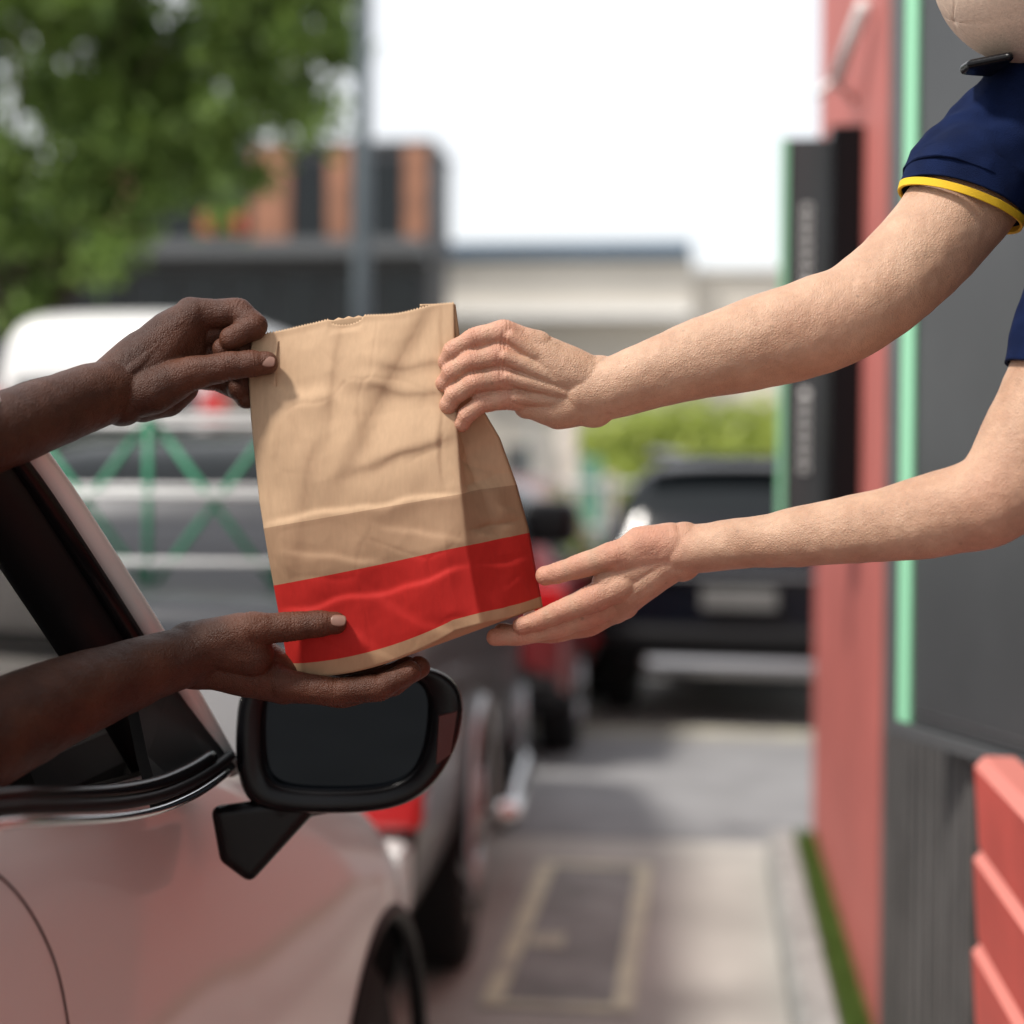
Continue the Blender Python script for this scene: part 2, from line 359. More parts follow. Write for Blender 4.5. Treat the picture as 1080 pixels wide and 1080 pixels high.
# ------------------------------------------------------------------ cars
def blacken(me,wheels,r,xlim,xc=0):
    for p in me.polygons:
        c=p.center
        for y in wheels:
            if (c.y-y[0])**2+(c.z-y[1])**2<(r*1.012)**2 and abs(c.x-xc)<xlim: p.material_index=2
def cutter(x0,x1,y,z,r,n):
    c=tube('cut',[(x0,y,z),(x1,y,z)],r,M['blackm'],None,n); fixn(c); return c
def car(name,loc,rot,W,st,wheels,wr,paint,rear_glass=True):
    e=empty(name); hw0=W/2; vs=[];fs=[];mi=[]
    for (y,zb,zl,zt,kb,kt) in st:
        hw=hw0*kb; ht=hw0*kt; zm=(zb+zl)/2
        half=[(0,zb),(.86*hw,zb),(.97*hw,zb+.09),(hw,zm),(.985*hw,zl-.07),(.945*hw,zl),(ht,max(zl+.012,zt-.06)),(ht*.82,max(zl+.02,zt)),(0,max(zl+.03,zt+.015))]
        vs+=[(x,y,z) for x,z in half]+[(-x,y,z) for x,z in half[1:-1]][::-1]
    n=16
    for i in range(len(st)-1):
        a,b=st[i],st[i+1]; sl_=abs(b[3]-a[3])/max(1e-3,b[0]-a[0]); gh=min(a[3]-a[2],b[3]-b[2]); gm=max(a[3]-a[2],b[3]-b[2])
        for k in range(n):
            fs.append((i*n+k,i*n+(k+1)%n,(i+1)*n+(k+1)%n,(i+1)*n+k))
            mt=0
            if k in(5,10) and gh>0.25: mt=1
            if k in(6,7,8,9) and sl_>0.33 and gm>0.25 and (rear_glass or a[0]>2): mt=1
            if k in(0,15,1,14): mt=2
            mi.append(mt)
    fs.append(tuple(range(n))); mi.append(0); fs.append(tuple((len(st)-1)*n+k for k in range(n))[::-1]); mi.append(0)
    o=mobj('body',vs,fs,[paint,M['glass'],M['blackm']],None,True)
    o.data.polygons.foreach_set('material_index',mi); fixn(o)
    s=o.modifiers.new('s','SUBSURF'); s.levels=2; s.render_levels=2
    cuts=[]
    for y in wheels:
        for sx in(-1,1):
            c=cutter(sx*(hw0-.28),sx*(hw0+.2),y,wr,wr*1.14,36)
            bb=o.modifiers.new('c','BOOLEAN'); bb.object=c; bb.operation='DIFFERENCE'; bb.solver='EXACT'; cuts.append(c)
    dg=bpy.context.evaluated_depsgraph_get(); me=bpy.data.meshes.new_from_object(o.evaluated_get(dg)); o.modifiers.clear(); o.data=me
    for c in cuts: bpy.data.objects.remove(c)
    blacken(me,[(y,wr) for y in wheels],wr*1.14,hw0*.96)
    o.parent=e
    for k,y in enumerate(wheels):
        for sx in(-1,1):
            x=sx*(hw0-.02); xi=sx*(hw0-.22)
            tube('tyre_%d%d'%(k,sx),[(xi,y,wr),(xi+sx*.02,y,wr),(x-sx*.02,y,wr),(x,y,wr)],[wr*.9,wr,wr,wr*.93],M['rubber'],e,32)
            tube('rim_%d%d'%(k,sx),[(x-sx*.01,y,wr),(x+sx*.004,y,wr),(x+sx*.004,y,wr)],[wr*.66,wr*.66,wr*.60],M['darkchrome'],e,32)
            for q in range(5):
                th=q*2*math.pi/5
                tube('spoke',[(x+sx*.006,y,wr),(x+sx*.008,y+math.cos(th)*wr*.62,wr+math.sin(th)*wr*.62)],[.03,.022],M['rim'],e,6)
    e.location=loc; e.rotation_euler=(0,0,rot); return e
suv=[(0,.50,.95,.98,.84,.70),(.05,.36,1.02,1.10,.93,.78),(.12,.30,1.04,1.22,.97,.78),(.30,.26,1.05,1.52,1,.74),(.55,.25,1.05,1.60,1,.74),(2.2,.25,1.03,1.64,1,.74),(2.75,.25,1.02,1.55,1,.72),(3.5,.25,1.0,1.08,.99,.78),(4.25,.28,.88,.92,.93,.74),(4.48,.42,.72,.74,.80,.6)]
e=car('suv_car',(0.20,10.05,0),math.radians(-5),1.84,suv,[.82,3.5],.36,M['navyp'])
stl=mat('smoked_tail_lamp',(.10,.008,.008),.15)
for sx in(-1,1):
    box('tail_lamp_%d'%sx,min(sx*.62,sx*.86),max(sx*.62,sx*.86),-.02,.14,.90,1.0,stl,e,.02)
    box('reflector_%d'%sx,min(sx*.72,sx*.88),max(sx*.72,sx*.88),-.03,.06,.50,.56,M['tail'],e,.01)
box('skid_plate',-.58,.58,-.05,.1,.32,.44,M['satin'],e,.05)
box('bumper',-.86,.86,-.04,.14,.47,.62,M['blackm'],e,.05)
box('number_plate',-.22,.22,-.06,-.02,.72,.84,M['plate'],e,.008)
box('chrome_strip',-.55,.55,-.035,.0,.90,.925,M['satin'],e,.008)
box('spoiler',-.62,.62,.20,.46,1.585,1.625,M['navyp'],e,.015)
for sx in(-1,1): box('roof_rail_%d'%sx,sx*.60-.02,sx*.60+.02,.7,2.5,1.63,1.67,M['satin'],e,.01)
for sx in(-1,1): box('door_mirror_%d'%sx,sx*1.0-.10,sx*1.0+.10,2.8,2.9,.98,1.12,M['black'],e,.04)
pk=[(0,.50,1.10,1.13,.95,.86),(.05,.40,1.17,1.20,.99,.9),(.14,.36,1.18,1.21,1,.9),(1.42,.36,1.18,1.21,1,.9),(1.50,.36,1.17,1.42,1,.8),(1.62,.36,1.17,1.63,1,.76),(2.9,.36,1.15,1.68,1,.76),(3.5,.36,1.12,1.2,1,.82),(4.05,.38,1.02,1.08,.97,.8),(4.25,.50,.9,.92,.86,.7)]
e=car('pickup_truck',(-1.52,3.72,0),math.radians(2.5),1.80,pk,[1.40,3.5],.37,M['grey'])
box('tail_lamp_1',.66,.90,-.03,.12,.70,.80,M['tail'],e,.02); box('tail_lamp_2',-.90,-.66,-.03,.12,.70,.80,M['tail'],e,.02)
box('rear_bumper',-.86,.87,-.12,.05,.50,.68,M['whitep'],e,.03)
box('tailgate',-.80,.80,-.02,.03,.84,1.10,M['rim'],e,.02)
tube('wheel_arch_trim',[(.905,1.40+math.cos(t)*.44,.37+math.sin(t)*.44) for t in np.linspace(-.1,math.pi+.1,26)],.018,M['satin'],e)
tube('side_step',[(.90,1.9,.36),(.95,2.0,.35),(.95,2.95,.35),(.90,3.0,.38)],.04,M['chrome'],e)
box('door_mirror',.93,1.15,2.85,2.95,1.22,1.40,M['black'],e,.05)
for z in(1.27,1.44,1.64): tube('rack_rail_%d'%int(z*100),[(-.85,.45,z),(.80,.45,z)],.010,M['whitep'],e)
for z in(1.45,1.64): tube('rack_rail2_%d'%int(z*100),[(-.85,1.25,z),(.80,1.25,z)],.010,M['whitep'],e)
for k in range(6):
    sx=-.85+.33*k
    tube('rack_post',[(sx,.45,1.19),(sx,.45,1.65)],.009,M['green'],e)
for k in range(5):
    a=-.85+.33*k
    tube('rack_brace',[(a,.47,1.2),(a+.33,.47,1.64)],.008,M['green'],e); tube('rack_brace',[(a,.47,1.64),(a+.33,.47,1.2)],.008,M['green'],e)
for k in range(26): 
    x=-.65+random.random()*.35; z=1.23+random.random()*.07
    tube('net_bundle',[(x,.6,z),(x+.09,.6+random.random()*.1,z+random.uniform(-.03,.05))],.014,M['green'],e,8)
hb=[(0,.45,.88,.92,.86,.72),(.06,.32,.96,1.05,.96,.76),(.2,.25,.98,1.36,1,.72),(.5,.24,.98,1.48,1,.72),(2.0,.24,.96,1.5,1,.72),(2.5,.24,.95,1.42,1,.72),(3.2,.24,.92,.98,.99,.78),(3.8,.28,.8,.83,.92,.72),(3.95,.4,.66,.68,.8,.6)]
e=car('hatchback_car',(-1.53,8.45,0),0,1.74,hb,[.75,3.1],.31,M['redp'])
for sx in(-1,1): box('tail_lamp_%d'%sx,min(sx*.62,sx*.84),max(sx*.62,sx*.84),-.02,.12,.80,.95,M['tail'],e,.02)
box('number_plate',-.24,.24,-.05,-.01,.62,.74,M['plate'],e,.006); box('rear_bumper',-.80,.80,-.05,.1,.34,.5,M['blackm'],e,.04)
e=car('hatchback_car',(-1.95,14.2,0),0,1.74,hb,[.75,3.1],.31,M['redp'])
for sx in(-1,1): box('tail_lamp_%d'%sx,min(sx*.62,sx*.84),max(sx*.62,sx*.84),-.02,.12,.80,.95,M['tail'],e,.02)
van=[(0,.45,1.35,1.42,.94,.84),(.06,.32,1.4,1.8,.98,.82),(.16,.28,1.4,2.6,1,.84),(.4,.28,1.4,2.78,1,.85),(3.6,.28,1.38,2.80,1,.85),(4.1,.28,1.34,2.62,1,.83),(4.8,.28,1.25,1.35,.98,.8),(5.1,.4,1.0,1.05,.88,.7)]
e=car('white_van',(-4.5,12.3,0),0,2.0,van,[.95,4.1],.36,M['whitep'],False)
for sx in(-1,1): box('tail_lamp_%d'%sx,min(sx*.78,sx*.97),max(sx*.78,sx*.97),-.03,.12,1.85,2.10,M['tail'],e,.02)
box('rear_window',-.70,.70,.02,.10,1.55,2.2,M['glass'],e,.04); box('number_plate',-.26,.26,-.06,-.02,.9,1.02,M['plate'],e)
# ------------------------------------------------------------------ near car
nc=empty('silver_car')
HC=-1.425
def nst(l):
    zb=np.interp(l,[0,1.27,1.6,1.9,2.1,2.35,2.6,2.85,3.05,3.25,3.42],[1.25,1.235,1.195,1.175,1.13,1.06,1.0,0.93,0.85,0.74,0.62])
    k=np.interp(l,[-.8,0,1.9,2.6,2.95,3.2,3.42],[.98,1,1.0,1.02,1.02,.93,.78])
    return zb,k
ls=[-1.2,-.9,-.6,0,.5,.9,1.27,1.5,1.7,1.85,1.95,2.1,2.3,2.5,2.7,2.85,3.0,3.12,3.25,3.36,3.42]
vs=[];fs=[];mi=[]
for l in ls:
    zb,k=nst(l); hw=.89*k; cab=(-.6<l<1.9)
    zbot=np.interp(l,[-1.2,0,3.1,3.42],[.35,.25,.25,.38])
    half=[(0,zbot),(.88*hw,zbot),(.955*hw,zbot+.08),(.985*hw,zbot+.24),(1.005*hw,zb-.42 if zb>.95 else (zb+zbot)/2+.03),(1.0*hw,zb-.24 if zb>.95 else zb-.15),(.993*hw,zb-.12 if zb>.95 else zb-.08),(.965*hw,zb-.035),(.94*hw,zb)]
    if cab: half+=[(.915*hw,zb-.005),(.90*hw,zb-.06),(.86*hw,zb-.42),(0,zb-.45)]
    else: half+=[(.85*hw,zb+.035),(.72*hw,zb+.07),(.4*hw,zb+.095),(0,zb+.10)]
    vs+=[(x+HC,l,z) for x,z in half]+[(-x+HC,l,z) for x,z in half[1:-1]][::-1]
n=24
for i in range(len(ls)-1):
    for k in range(n):
        fs.append((i*n+k,i*n+(k+1)%n,(i+1)*n+(k+1)%n,(i+1)*n+k))
        cab=(-.6<(ls[i]+ls[i+1])/2<1.92)
        mt=0
        if cab and 8<=k<=15: mt=1
        if k in (0,23,1,22): mt=2
        mi.append(mt)
fs.append(tuple(range(n))); mi.append(0); fs.append(tuple((len(ls)-1)*n+k for k in range(n))[::-1]); mi.append(0)
o=mobj('body',vs,fs,[M['paint'],M['interior'],M['blackm']],None,True); o.data.polygons.foreach_set('material_index',mi); fixn(o)
s=o.modifiers.new('s','SUBSURF'); s.levels=3; s.render_levels=3
cuts=[]
for y in(2.75,-.1):
    for sx in(-1,1):
        c=cutter(HC+sx*.6,HC+sx*1.1,y,.36,.41,64)
        bb=o.modifiers.new('c','BOOLEAN'); bb.object=c; bb.solver='EXACT'; cuts.append(c)
dg=bpy.context.evaluated_depsgraph_get(); me=bpy.data.meshes.new_from_object(o.evaluated_get(dg)); o.modifiers.clear(); o.data=me
for c in cuts: bpy.data.objects.remove(c)
blacken(me,[(2.75,.36),(-.1,.36)],.41,.875,HC)
o.parent=nc; body=o
BT=BVHTree.FromPolygons([v_.co for v_ in body.data.vertices],[tuple(p.vertices) for p in body.data.polygons])
def on_body(u,v,off=0.0003,fd=1.5):
    dr=(at(u,v,1)-C0).normalized(); h=BT.ray_cast(C0,dr); return (h[0]+h[1]*off*(1 if h[1].dot(dr)<0 else -1)) if h[0] else at(u,v,fd)
for y in(2.75,-.1):
    for sx in(-1,1):
        x=HC+sx*.87; xi=HC+sx*.66; wr=.345
        tube('tyre',[(xi,y,wr),(xi+sx*.02,y,wr),(x-sx*.02,y,wr),(x,y,wr)],[wr*.9,wr,wr,wr*.93],M['rubber'],nc,48)
        tube('rim',[(x-sx*.01,y,wr),(x+sx*.004,y,wr)],[wr*.68,wr*.66],M['darkchrome'],nc,48)
        for q in range(5):
            th=q*2*math.pi/5
            tube('spoke',[(x+sx*.006,y,wr),(x+sx*.008,y+math.cos(th)*wr*.62,wr+math.sin(th)*wr*.62)],[.03,.022],M['darkchrome'],nc,8)
        tube('arch_lip',[(HC+sx*.898,y+math.cos(t)*.408,.36+math.sin(t)*.408) for t in np.linspace(-.2,math.pi+.2,40)],.016,M['blackm'],nc,8)
pil=[(-160,300,1.30),(-60,392,1.46),(0,436,1.53),(48,492,1.60),(110,585,1.68),(165,672,1.76),(205,740,1.83),(246,812,1.90)]
def offp(pl,du,dv,dd): return [(u+du,v+dv,d+dd) for u,v,d in pl]
P1=[at(*p) for p in crom(pil,4)]
tube('a_pillar_outer',P1,[.011]*len(P1),M['paint'],nc,12)
P2=[at(*p) for p in crom(offp(pil[:-1],-16,14,-.004),4)]; tube('a_pillar_seal',P2,[.011]*len(P2),M['black'],nc,12)
P3=[at(*p) for p in crom(offp(pil,-46,40,.012),4)]; tube('a_pillar_inner',P3[:-2],[.036]*(len(P3)-2),M['blackm'],nc,12)
sp_=[(128,655,1.745),(176,722,1.80),(244,812,1.885),(222,828,1.80),(196,842,1.72),(165,852,1.625),(150,800,1.66),(138,740,1.70)]
o=mobj('sail_panel',[at(*p) for p in sp_],[tuple(range(8))],M['blackm'],nc); s=o.modifiers.new('s','SOLIDIFY'); s.thickness=.012; s.offset=0
trim=[(-300,890,1.0),(-120,872,1.15),(0,854,1.275),(60,851,1.37),(120,848,1.49),(165,840,1.60),(200,826,1.70),(225,811,1.78),(243,797,1.86)]
ct=crom(trim,4)
P4=[at(*p) for p in ct]; tube('window_seal',P4,[.0060]*len(P4),M['blackm'],nc,10)
P5=[]
for p in ct[6:-1]:
    a=at(p[0],p[1]+15,p[2]-.03); b=on_body(p[0],p[1]+15,.003,p[2]-.03)
    P5.append(b if (b-C0).length<(at(p[0],p[1],p[2])-C0).length+.05 else a)
tube('window_chrome_trim',P5,[.0042]*len(P5),M['chrome'],nc,10)
P6=[at(p[0]-3,p[1]-12,p[2]+.01) for p in crom(trim[:-1],4)]; tube('window_inner_lip',P6,[.008]*len(P6),M['black'],nc,10)
ys=[-1.0,-.4,.4,1.0,1.40]; xs=np.linspace(-1,1,9); vs=[];fs=[]
for j,y in enumerate(ys):
    for x in xs: vs.append((HC+x*(.74),y,[1.50,1.60,1.66,1.65,1.61][j]+.05*(1-x*x)-(.03 if abs(x)>.9 else 0)))
for j in range(len(ys)-1):
    for i in range(8): fs.append((j*9+i,j*9+i+1,(j+1)*9+i+1,(j+1)*9+i))
o=mobj('roof',vs,fs,M['paint'],nc,True); s=o.modifiers.new('s','SOLIDIFY'); s.thickness=.03; s.offset=1
gl=bpy.data.materials.new('windscreen_glass'); gl.use_nodes=True; p=gl.node_tree.nodes['Principled BSDF']
p.inputs['Transmission Weight'].default_value=1; p.inputs['Base Color'].default_value=(.05,.045,.04,1); p.inputs['Roughness'].default_value=.02; p.inputs['IOR'].default_value=1.05
mobj('windscreen',[(HC-.72,1.42,1.60),(HC+.70,1.42,1.60),(HC+.78,2.08,1.21),(HC-.80,2.08,1.21)],[(0,1,2,3)],gl,nc)
mobj('left_window_glass',[(HC-.74,.2,1.58),(HC-.73,1.38,1.60),(HC-.84,2.0,1.2),(HC-.84,.2,1.24)],[(0,1,2,3)],gl,nc)
tube('a_pillar_far',[(HC-.73,1.40,1.61),(HC-.82,2.05,1.2)],.03,M['blackm'],nc)
box('dashboard',HC-.78,HC+.77,1.58,2.02,.9,1.22,M['interior'],nc,.05)
tube('steering_wheel',[(HC+.36+math.cos(t)*.18,1.46+math.sin(t)*.06,1.08+math.sin(t)*.17) for t in np.linspace(0,6.283,28)],.014,M['blackm'],nc,10)
tube('steering_column',[(HC+.36,1.46,1.08),(HC+.36,1.7,1.0)],.04,M['blackm'],nc)
for sx in(.36,-.36):
    box('seat_back',HC+sx-.25,HC+sx+.25,.45,.60,.72,1.3,M['seat'],nc,.05); box('seat_cushion',HC+sx-.25,HC+sx+.25,.6,1.1,.66,.82,M['seat'],nc,.05)
    box('headrest',HC+sx-.13,HC+sx+.13,.43,.53,1.33,1.5,M['seat'],nc,.04)
box('b_pillar',HC+.75,HC+.80,.12,.24,1.1,1.6,M['blackm'],nc,.01)
box('c_pillar',HC+.68,HC+.76,-1.0,-.6,1.1,1.52,M['paint'],nc,.01); box('c_pillar_2',HC-.76,HC-.68,-1.0,-.6,1.1,1.52,M['paint'],nc,.01)
mir=[(250,735),(262,718),(300,708),(360,703),(420,700),(455,702),(480,715),(491,738),(487,775),(474,806),(455,832),(430,849),(395,857),(340,859),(290,857),(262,848),(251,825),(247,785)]
gls=[(278,745),(284,728),(310,720),(360,716),(410,714),(438,716),(450,726),(453,745),(450,775),(444,798),(434,815),(418,826),(390,832),(345,833),(305,831),(286,824),(279,808),(277,780)]
cx=np.mean([p[0] for p in mir]); cy=np.mean([p[1] for p in mir])
def ring(sc,d,dx=0,dy=0): return [at(cx+dx+(u-cx)*sc,cy+dy+(v-cy)*sc,d) for u,v in mir]
def gring(sc,d,o=0):
    gx_=np.mean([p[0] for p in gls]); gy_=np.mean([p[1] for p in gls]); return [at(gx_+(u-gx_)*sc,gy_+(v-gy_)*sc,d) for u,v in gls]
rings=[gring(.98,1.848),gring(1.0,1.828),gring(1.02,1.820),ring(.955,1.815),ring(.99,1.822),ring(1.0,1.835),ring(.99,1.86),ring(.93,1.90,-4),ring(.75,1.94,-8),ring(.4,1.96,-10)]
vs=[p for r in rings for p in r]; m_=len(mir); fs=[]
for i in range(len(rings)-1):
    for k in range(m_): fs.append((i*m_+k,i*m_+(k+1)%m_,(i+1)*m_+(k+1)%m_,(i+1)*m_+k))
fs.append(tuple((len(rings)-1)*m_+k for k in range(m_)))
o=mobj('mirror_housing',vs,fs,M['black'],nc,True); s=o.modifiers.new('s','SUBSURF'); s.levels=2; s.render_levels=2
mobj('mirror_glass',gring(1.0,1.840),[tuple(range(m_))],M['mirror'],nc)
ind=[at(463,755,1.8135),at(482,750,1.816),at(475,795,1.817),at(460,806,1.8155)]
o=mobj('mirror_indicator',ind,[(0,1,2,3)],mat('indicator_lens',(0.05,0.008,0.007),0.3),nc); s=o.modifiers.new('s','SOLIDIFY'); s.thickness=.004; s.offset=0
soup('mirror_stalk',[[(at(u,v,d),r) for (u,v,d,r) in [(232,858,1.84,.009),(325,848,1.845,.012),(263,920,1.84,.009),(240,903,1.84,.009)]]+[(at(240,858,1.90),.01),(at(300,852,1.92),.01),(at(262,915,1.88),.008)],
  [(at(300,852,1.845),.014),(at(350,842,1.86),.016)]],M['black'],nc,0.002,14)
tube('door_shut_line',[on_body(p[0],p[1]) for p in crom([(a,b,0,0) for a,b in [(-30,905),(0,925),(25,952),(48,992),(63,1035),(73,1090)]],4)],.0012,M['blackm'],nc,8)
# ------------------------------------------------------------------ background
bb=empty('retail_building'); Y=35.0
def X(u,y): return (u-745)/1800*y
def Z(v,y): return 1.5+(500-v)/1800*y
box('upper_volume',X(60,Y),X(452,Y),Y,Y+2.5,Z(262,Y),Z(150,Y),M['bdark'],bb)
box('ground_floor',X(-60,Y),X(446,Y),Y+.6,Y+3,0,Z(262,Y)-.01,M['bdark'],bb)
box('canopy',X(-60,Y),X(449,Y),Y-1.0,Y+.6,Z(272,Y),Z(256,Y),M['frame'],bb)
box('roof_edge',X(58,Y),X(455,Y),Y-.12,Y+2.5,Z(150,Y)+.002,Z(146,Y),M['frame'],bb)
for (a,b) in [(96,135),(258,298),(341,364),(424,446)]: box('wood_fin',X(a,Y),X(b,Y),Y-.15,Y,Z(258,Y),Z(152,Y),M['bor'],bb)
for (a,b) in [(305,336),(368,420),(140,200),(206,252)]: box('upper_window',X(a,Y),X(b,Y),Y-.05,Y,Z(250,Y),Z(165,Y),M['glass'],bb)
for k in range(9): 
    a=-50+k*55; box('shop_window',X(a,Y),X(a+46,Y),Y+.5,Y+.6,.3,Z(285,Y),M['glass'],bb)
box('shop_sign',X(215,Y),X(262,Y),Y-1.08,Y-1.0,Z(250,Y),Z(228,Y),mat('red_fascia',(.45,.06,.04),.5),bb)
b3=empty('warehouse_building'); Y2=41.0
box('wall',X(440,Y2),X(729,Y2),Y2,Y2+3,0,Z(274,Y2),M['cream'],b3); box('roof_band',X(440,Y2),X(727,Y2),Y2-.4,Y2+3,Z(273,Y2)+.02,Z(257,Y2),M['bluer'],b3)
box('low_wing',X(730,Y2),X(1000,Y2),Y2+.5,Y2+3,0,Z(286,Y2),M['cream'],b3); box('wing_coping',X(732,Y2),X(1000,Y2),Y2+.3,Y2+3,Z(286,Y2)+.01,Z(282,Y2)+.05,M['whitep'],b3)
for k in range(6): box('shutter',X(480,Y2)+k*1.15,X(480,Y2)+k*1.15+.8,Y2-.05,Y2,0,2.2,M['frame'],b3)
box('awning',X(455,Y2),X(729,Y2),Y2-1.2,Y2,Z(330,Y2)-.2,Z(330,Y2),M['whitep'],b3)
sp=empty('street_lamp'); x=X(377,14); tube('pole',[(x,14,0),(x,14,5.0),(x,14,8)],[.085,.07,.055],M['pole'],sp); tube('lamp_arm',[(x,14,7.9),(x-1.2,14,8.3)],.04,M['pole'],sp); box('lamp_head',x-1.8,x-1.1,13.85,14.15,8.25,8.36,M['pole'],sp,.02)
tr=empty('street_tree'); tx,ty=-6.3,15.0
tube('trunk',[(tx,ty,0),(tx+.1,ty,1.6),(tx+.05,ty+.1,3.0)],[.2,.16,.12],M['bark'],tr)
for k in range(14):
    th=random.random()*6.28; L2=random.uniform(1.3,2.8); zt_=random.uniform(3.4,6.2)
    if k<6: th=random.uniform(-.7,.6)
    p2=(tx+math.cos(th)*L2,ty+math.sin(th)*L2*.7,zt_)
    tube('limb_%d'%k,[(tx+.05,ty+.1,2.6),((tx+p2[0])/2,(ty+p2[1])/2,(2.8+zt_)/2+.2),p2],[.06,.03,.01],M['bark'],tr,8)
blobs=[]
for (u,v,r) in [(20,40,.9),(110,30,.9),(200,20,.8),(280,10,.62),(335,20,.42),(60,110,.9),(150,100,.8),(235,85,.7),(295,70,.52),(335,60,.33),(20,190,.75),(90,170,.7),(175,160,.55),(245,140,.48),(300,118,.36),(335,112,.22),(-60,100,1.2),(-80,-60,1.4),(60,-60,1.2),(200,-60,1.0),(310,-40,.6),(0,260,.5),(55,258,.45),(100,268,.28),(20,305,.25),(140,205,.36),(200,195,.28),(228,228,.2),(262,178,.26),(-100,230,.9),(0,325,.2),(325,140,.18),(118,232,.3),(350,0,.25),(-150,50,1.3),(80,215,.4)]:
    y=14.3+random.uniform(-.6,1.6); rr=r*.64
    for q in range(5):
        ox,oy,oz=[random.uniform(-.75,.75)*rr for _ in range(3)]; r2=rr*random.uniform(.35,.62)
        blobs.append((X(u,y)+ox,y+oy,Z(v,y)+oz,r2*1.2,r2,r2*.7))
leaves('foliage',blobs,34000,.075,M['leaf'],tr,.6)
hg=empty('hedge')
hb_=[(X(u,26),26+random.uniform(-1,1),Z(v,26),.8,.6,.5) for u,v in [(640,470),(680,455),(720,452),(760,455),(800,450),(840,455),(610,480),(700,490),(760,490),(820,490),(650,510),(720,520)]]
leaves('hedge_foliage',hb_+[(b[0],b[1],.7,.9,.6,.9) for b in hb_],16000,.09,M['hedge'],hg,.6)
tube('stems',[(X(620,26),26,.3),(X(850,26),26,.3)],.05,M['bark'],hg)
sg=empty('advertising_flags')
for k,(u,c,za,zb2) in enumerate([(560,(.45,.42,.38),.6,2.0),(585,(.7,.62,.55),.8,2.2),(612,(.12,.30,.22),.5,1.7),(628,(.6,.5,.42),.4,1.5)]):
    y=19+.4*k; x=X(u,y); tube('pole_%d'%k,[(x,y,0),(x,y,zb2+.1)],.02,M['pole'],sg); box('cloth_%d'%k,x+.03,x+.25,y-.01,y+.01,za,zb2,mat('flag_cloth_%d'%k,c,.7,var=.3,vscale=6),sg)
fn=empty('metal_fence')
for z in(.5,.95,1.4): tube('rail_%d'%int(z*10),[(-16,17.5,z),(3.2,17.5,z)],.03,M['whitep'],fn)
for k in range(20): tube('post',[(-16+k,17.5,0),(-16+k,17.5,1.45)],.035,M['pole'],fn)
# ------------------------------------------------------------------ paper bag
def interp(tab,t):
    ts=[a[0] for a in tab]; return [np.interp(t,ts,[a[k] for a in tab]) for k in(1,2,3)]
FL=[(0,306,712,1.680),(.12,298,668,1.675),(.3,286,600,1.672),(.5,274,530,1.674),(.75,265,440,1.678),(.9,262,390,1.680),(1,266,353,1.680)]
FR=[(0,507,658,1.630),(.27,493,570,1.628),(.45,486,512,1.634),(.7,481,425,1.648),(1,479,320,1.656)]
BR=[(0,572,640,1.700),(.27,557,557,1.695),(.42,545,512,1.690),(.58,527,462,1.680),(.70,508,430,1.668),(.8,490,395,1.662),(1,480,321,1.661)]
BL=[(0,372,694,1.750),(.3,340,590,1.740),(.6,300,480,1.715),(.85,275,400,1.688),(1,267,354,1.686)]
creases=[((.0,.435),(1.0,.42),.0024,.0003,.022),((.02,.175),(1.0,.185),.0018,.0004,.018),((.10,1.0),(.30,.60),.0038,.0004,.06),((.30,.60),(.22,.44),.0022,.0004,.05),
 ((.86,.98),(.56,.66),.0048,.0006,.07),((.56,.66),(.66,.44),.0026,.0004,.06),((1,.60),(.66,.56),.0034,.0008,.04),((1,.80),(.70,.84),.0030,.0007,.045),((.98,.70),(.62,.78),.0024,.0006,.035),((.0,.86),(.30,.80),.0028,.0005,.045),((.45,.98),(.40,.74),.0022,.0005,.04),((.2,.33),(.5,.28),.0016,.0005,.02),((.7,.34),(.95,.27),.0018,.0005,.02),((.3,.12),(.5,.03),.0014,.0003,.03),((.62,.13),(.82,.02),.0014,.0003,.03),((.07,.95),(.05,.3),.0006,.0005,.014),((.94,.95),(.92,.5),.0012,.0006,.014)]
def sdist(p,a,b):
    px,py=p; ax,ay=a; bx,by=b; dx,dy=bx-ax,(by-ay)*1.5; qx,qy=px-ax,(py-ay)*1.5; L2=dx*dx+dy*dy; t=(qx*dx+qy*dy)/L2; tc_=max(0,min(1,t))
    sg_=(qx*dy-qy*dx)/math.sqrt(L2); return math.hypot(qx-tc_*dx,qy-tc_*dy),sg_
def wrinkle(s,t,seed=0):
    d=0; wob=.018*noise.noise(Vector((s*6,t*6,1.3)))
    for a,b,A,B,wd in creases:
        r,sg_=sdist((s+wob,t+wob),a,b); sg_/=wd
        d+=A*(sg_/(1+sg_*sg_))*math.exp(-(r/(wd*5))**2)-B*math.exp(-(r/(wd*.55)))
    q=Vector((s*2.6+seed,t*4.0,seed*1.7))
    d+=.0060*noise.noise(q)
    v1=noise.voronoi(Vector((s*2.9+wob*8+seed,t*4.1-wob*6,.37)))[0]; m1=max(0,min(1,.5+1.1*noise.noise(Vector((s*2+9,t*3,4)))))
    d+=.0068*m1*min(v1[0],.8)+.0011*min(noise.voronoi(Vector((s*8+seed,t*12,1.9)))[0][0],.8)
    d-=.0009*m1*math.exp(-(v1[1]-v1[0])/.05)
    return d
NT=180
nf=140; ng=22; nb_=40; cols=[('f',i/nf) for i in range(nf)]+[('g',i/ng) for i in range(ng)]+[('b',i/nb_) for i in range(nb_)]+[('h',i/ng) for i in range(ng)]
vs=[];uvs=[]
fv=(R@Vector((0,0,1)))
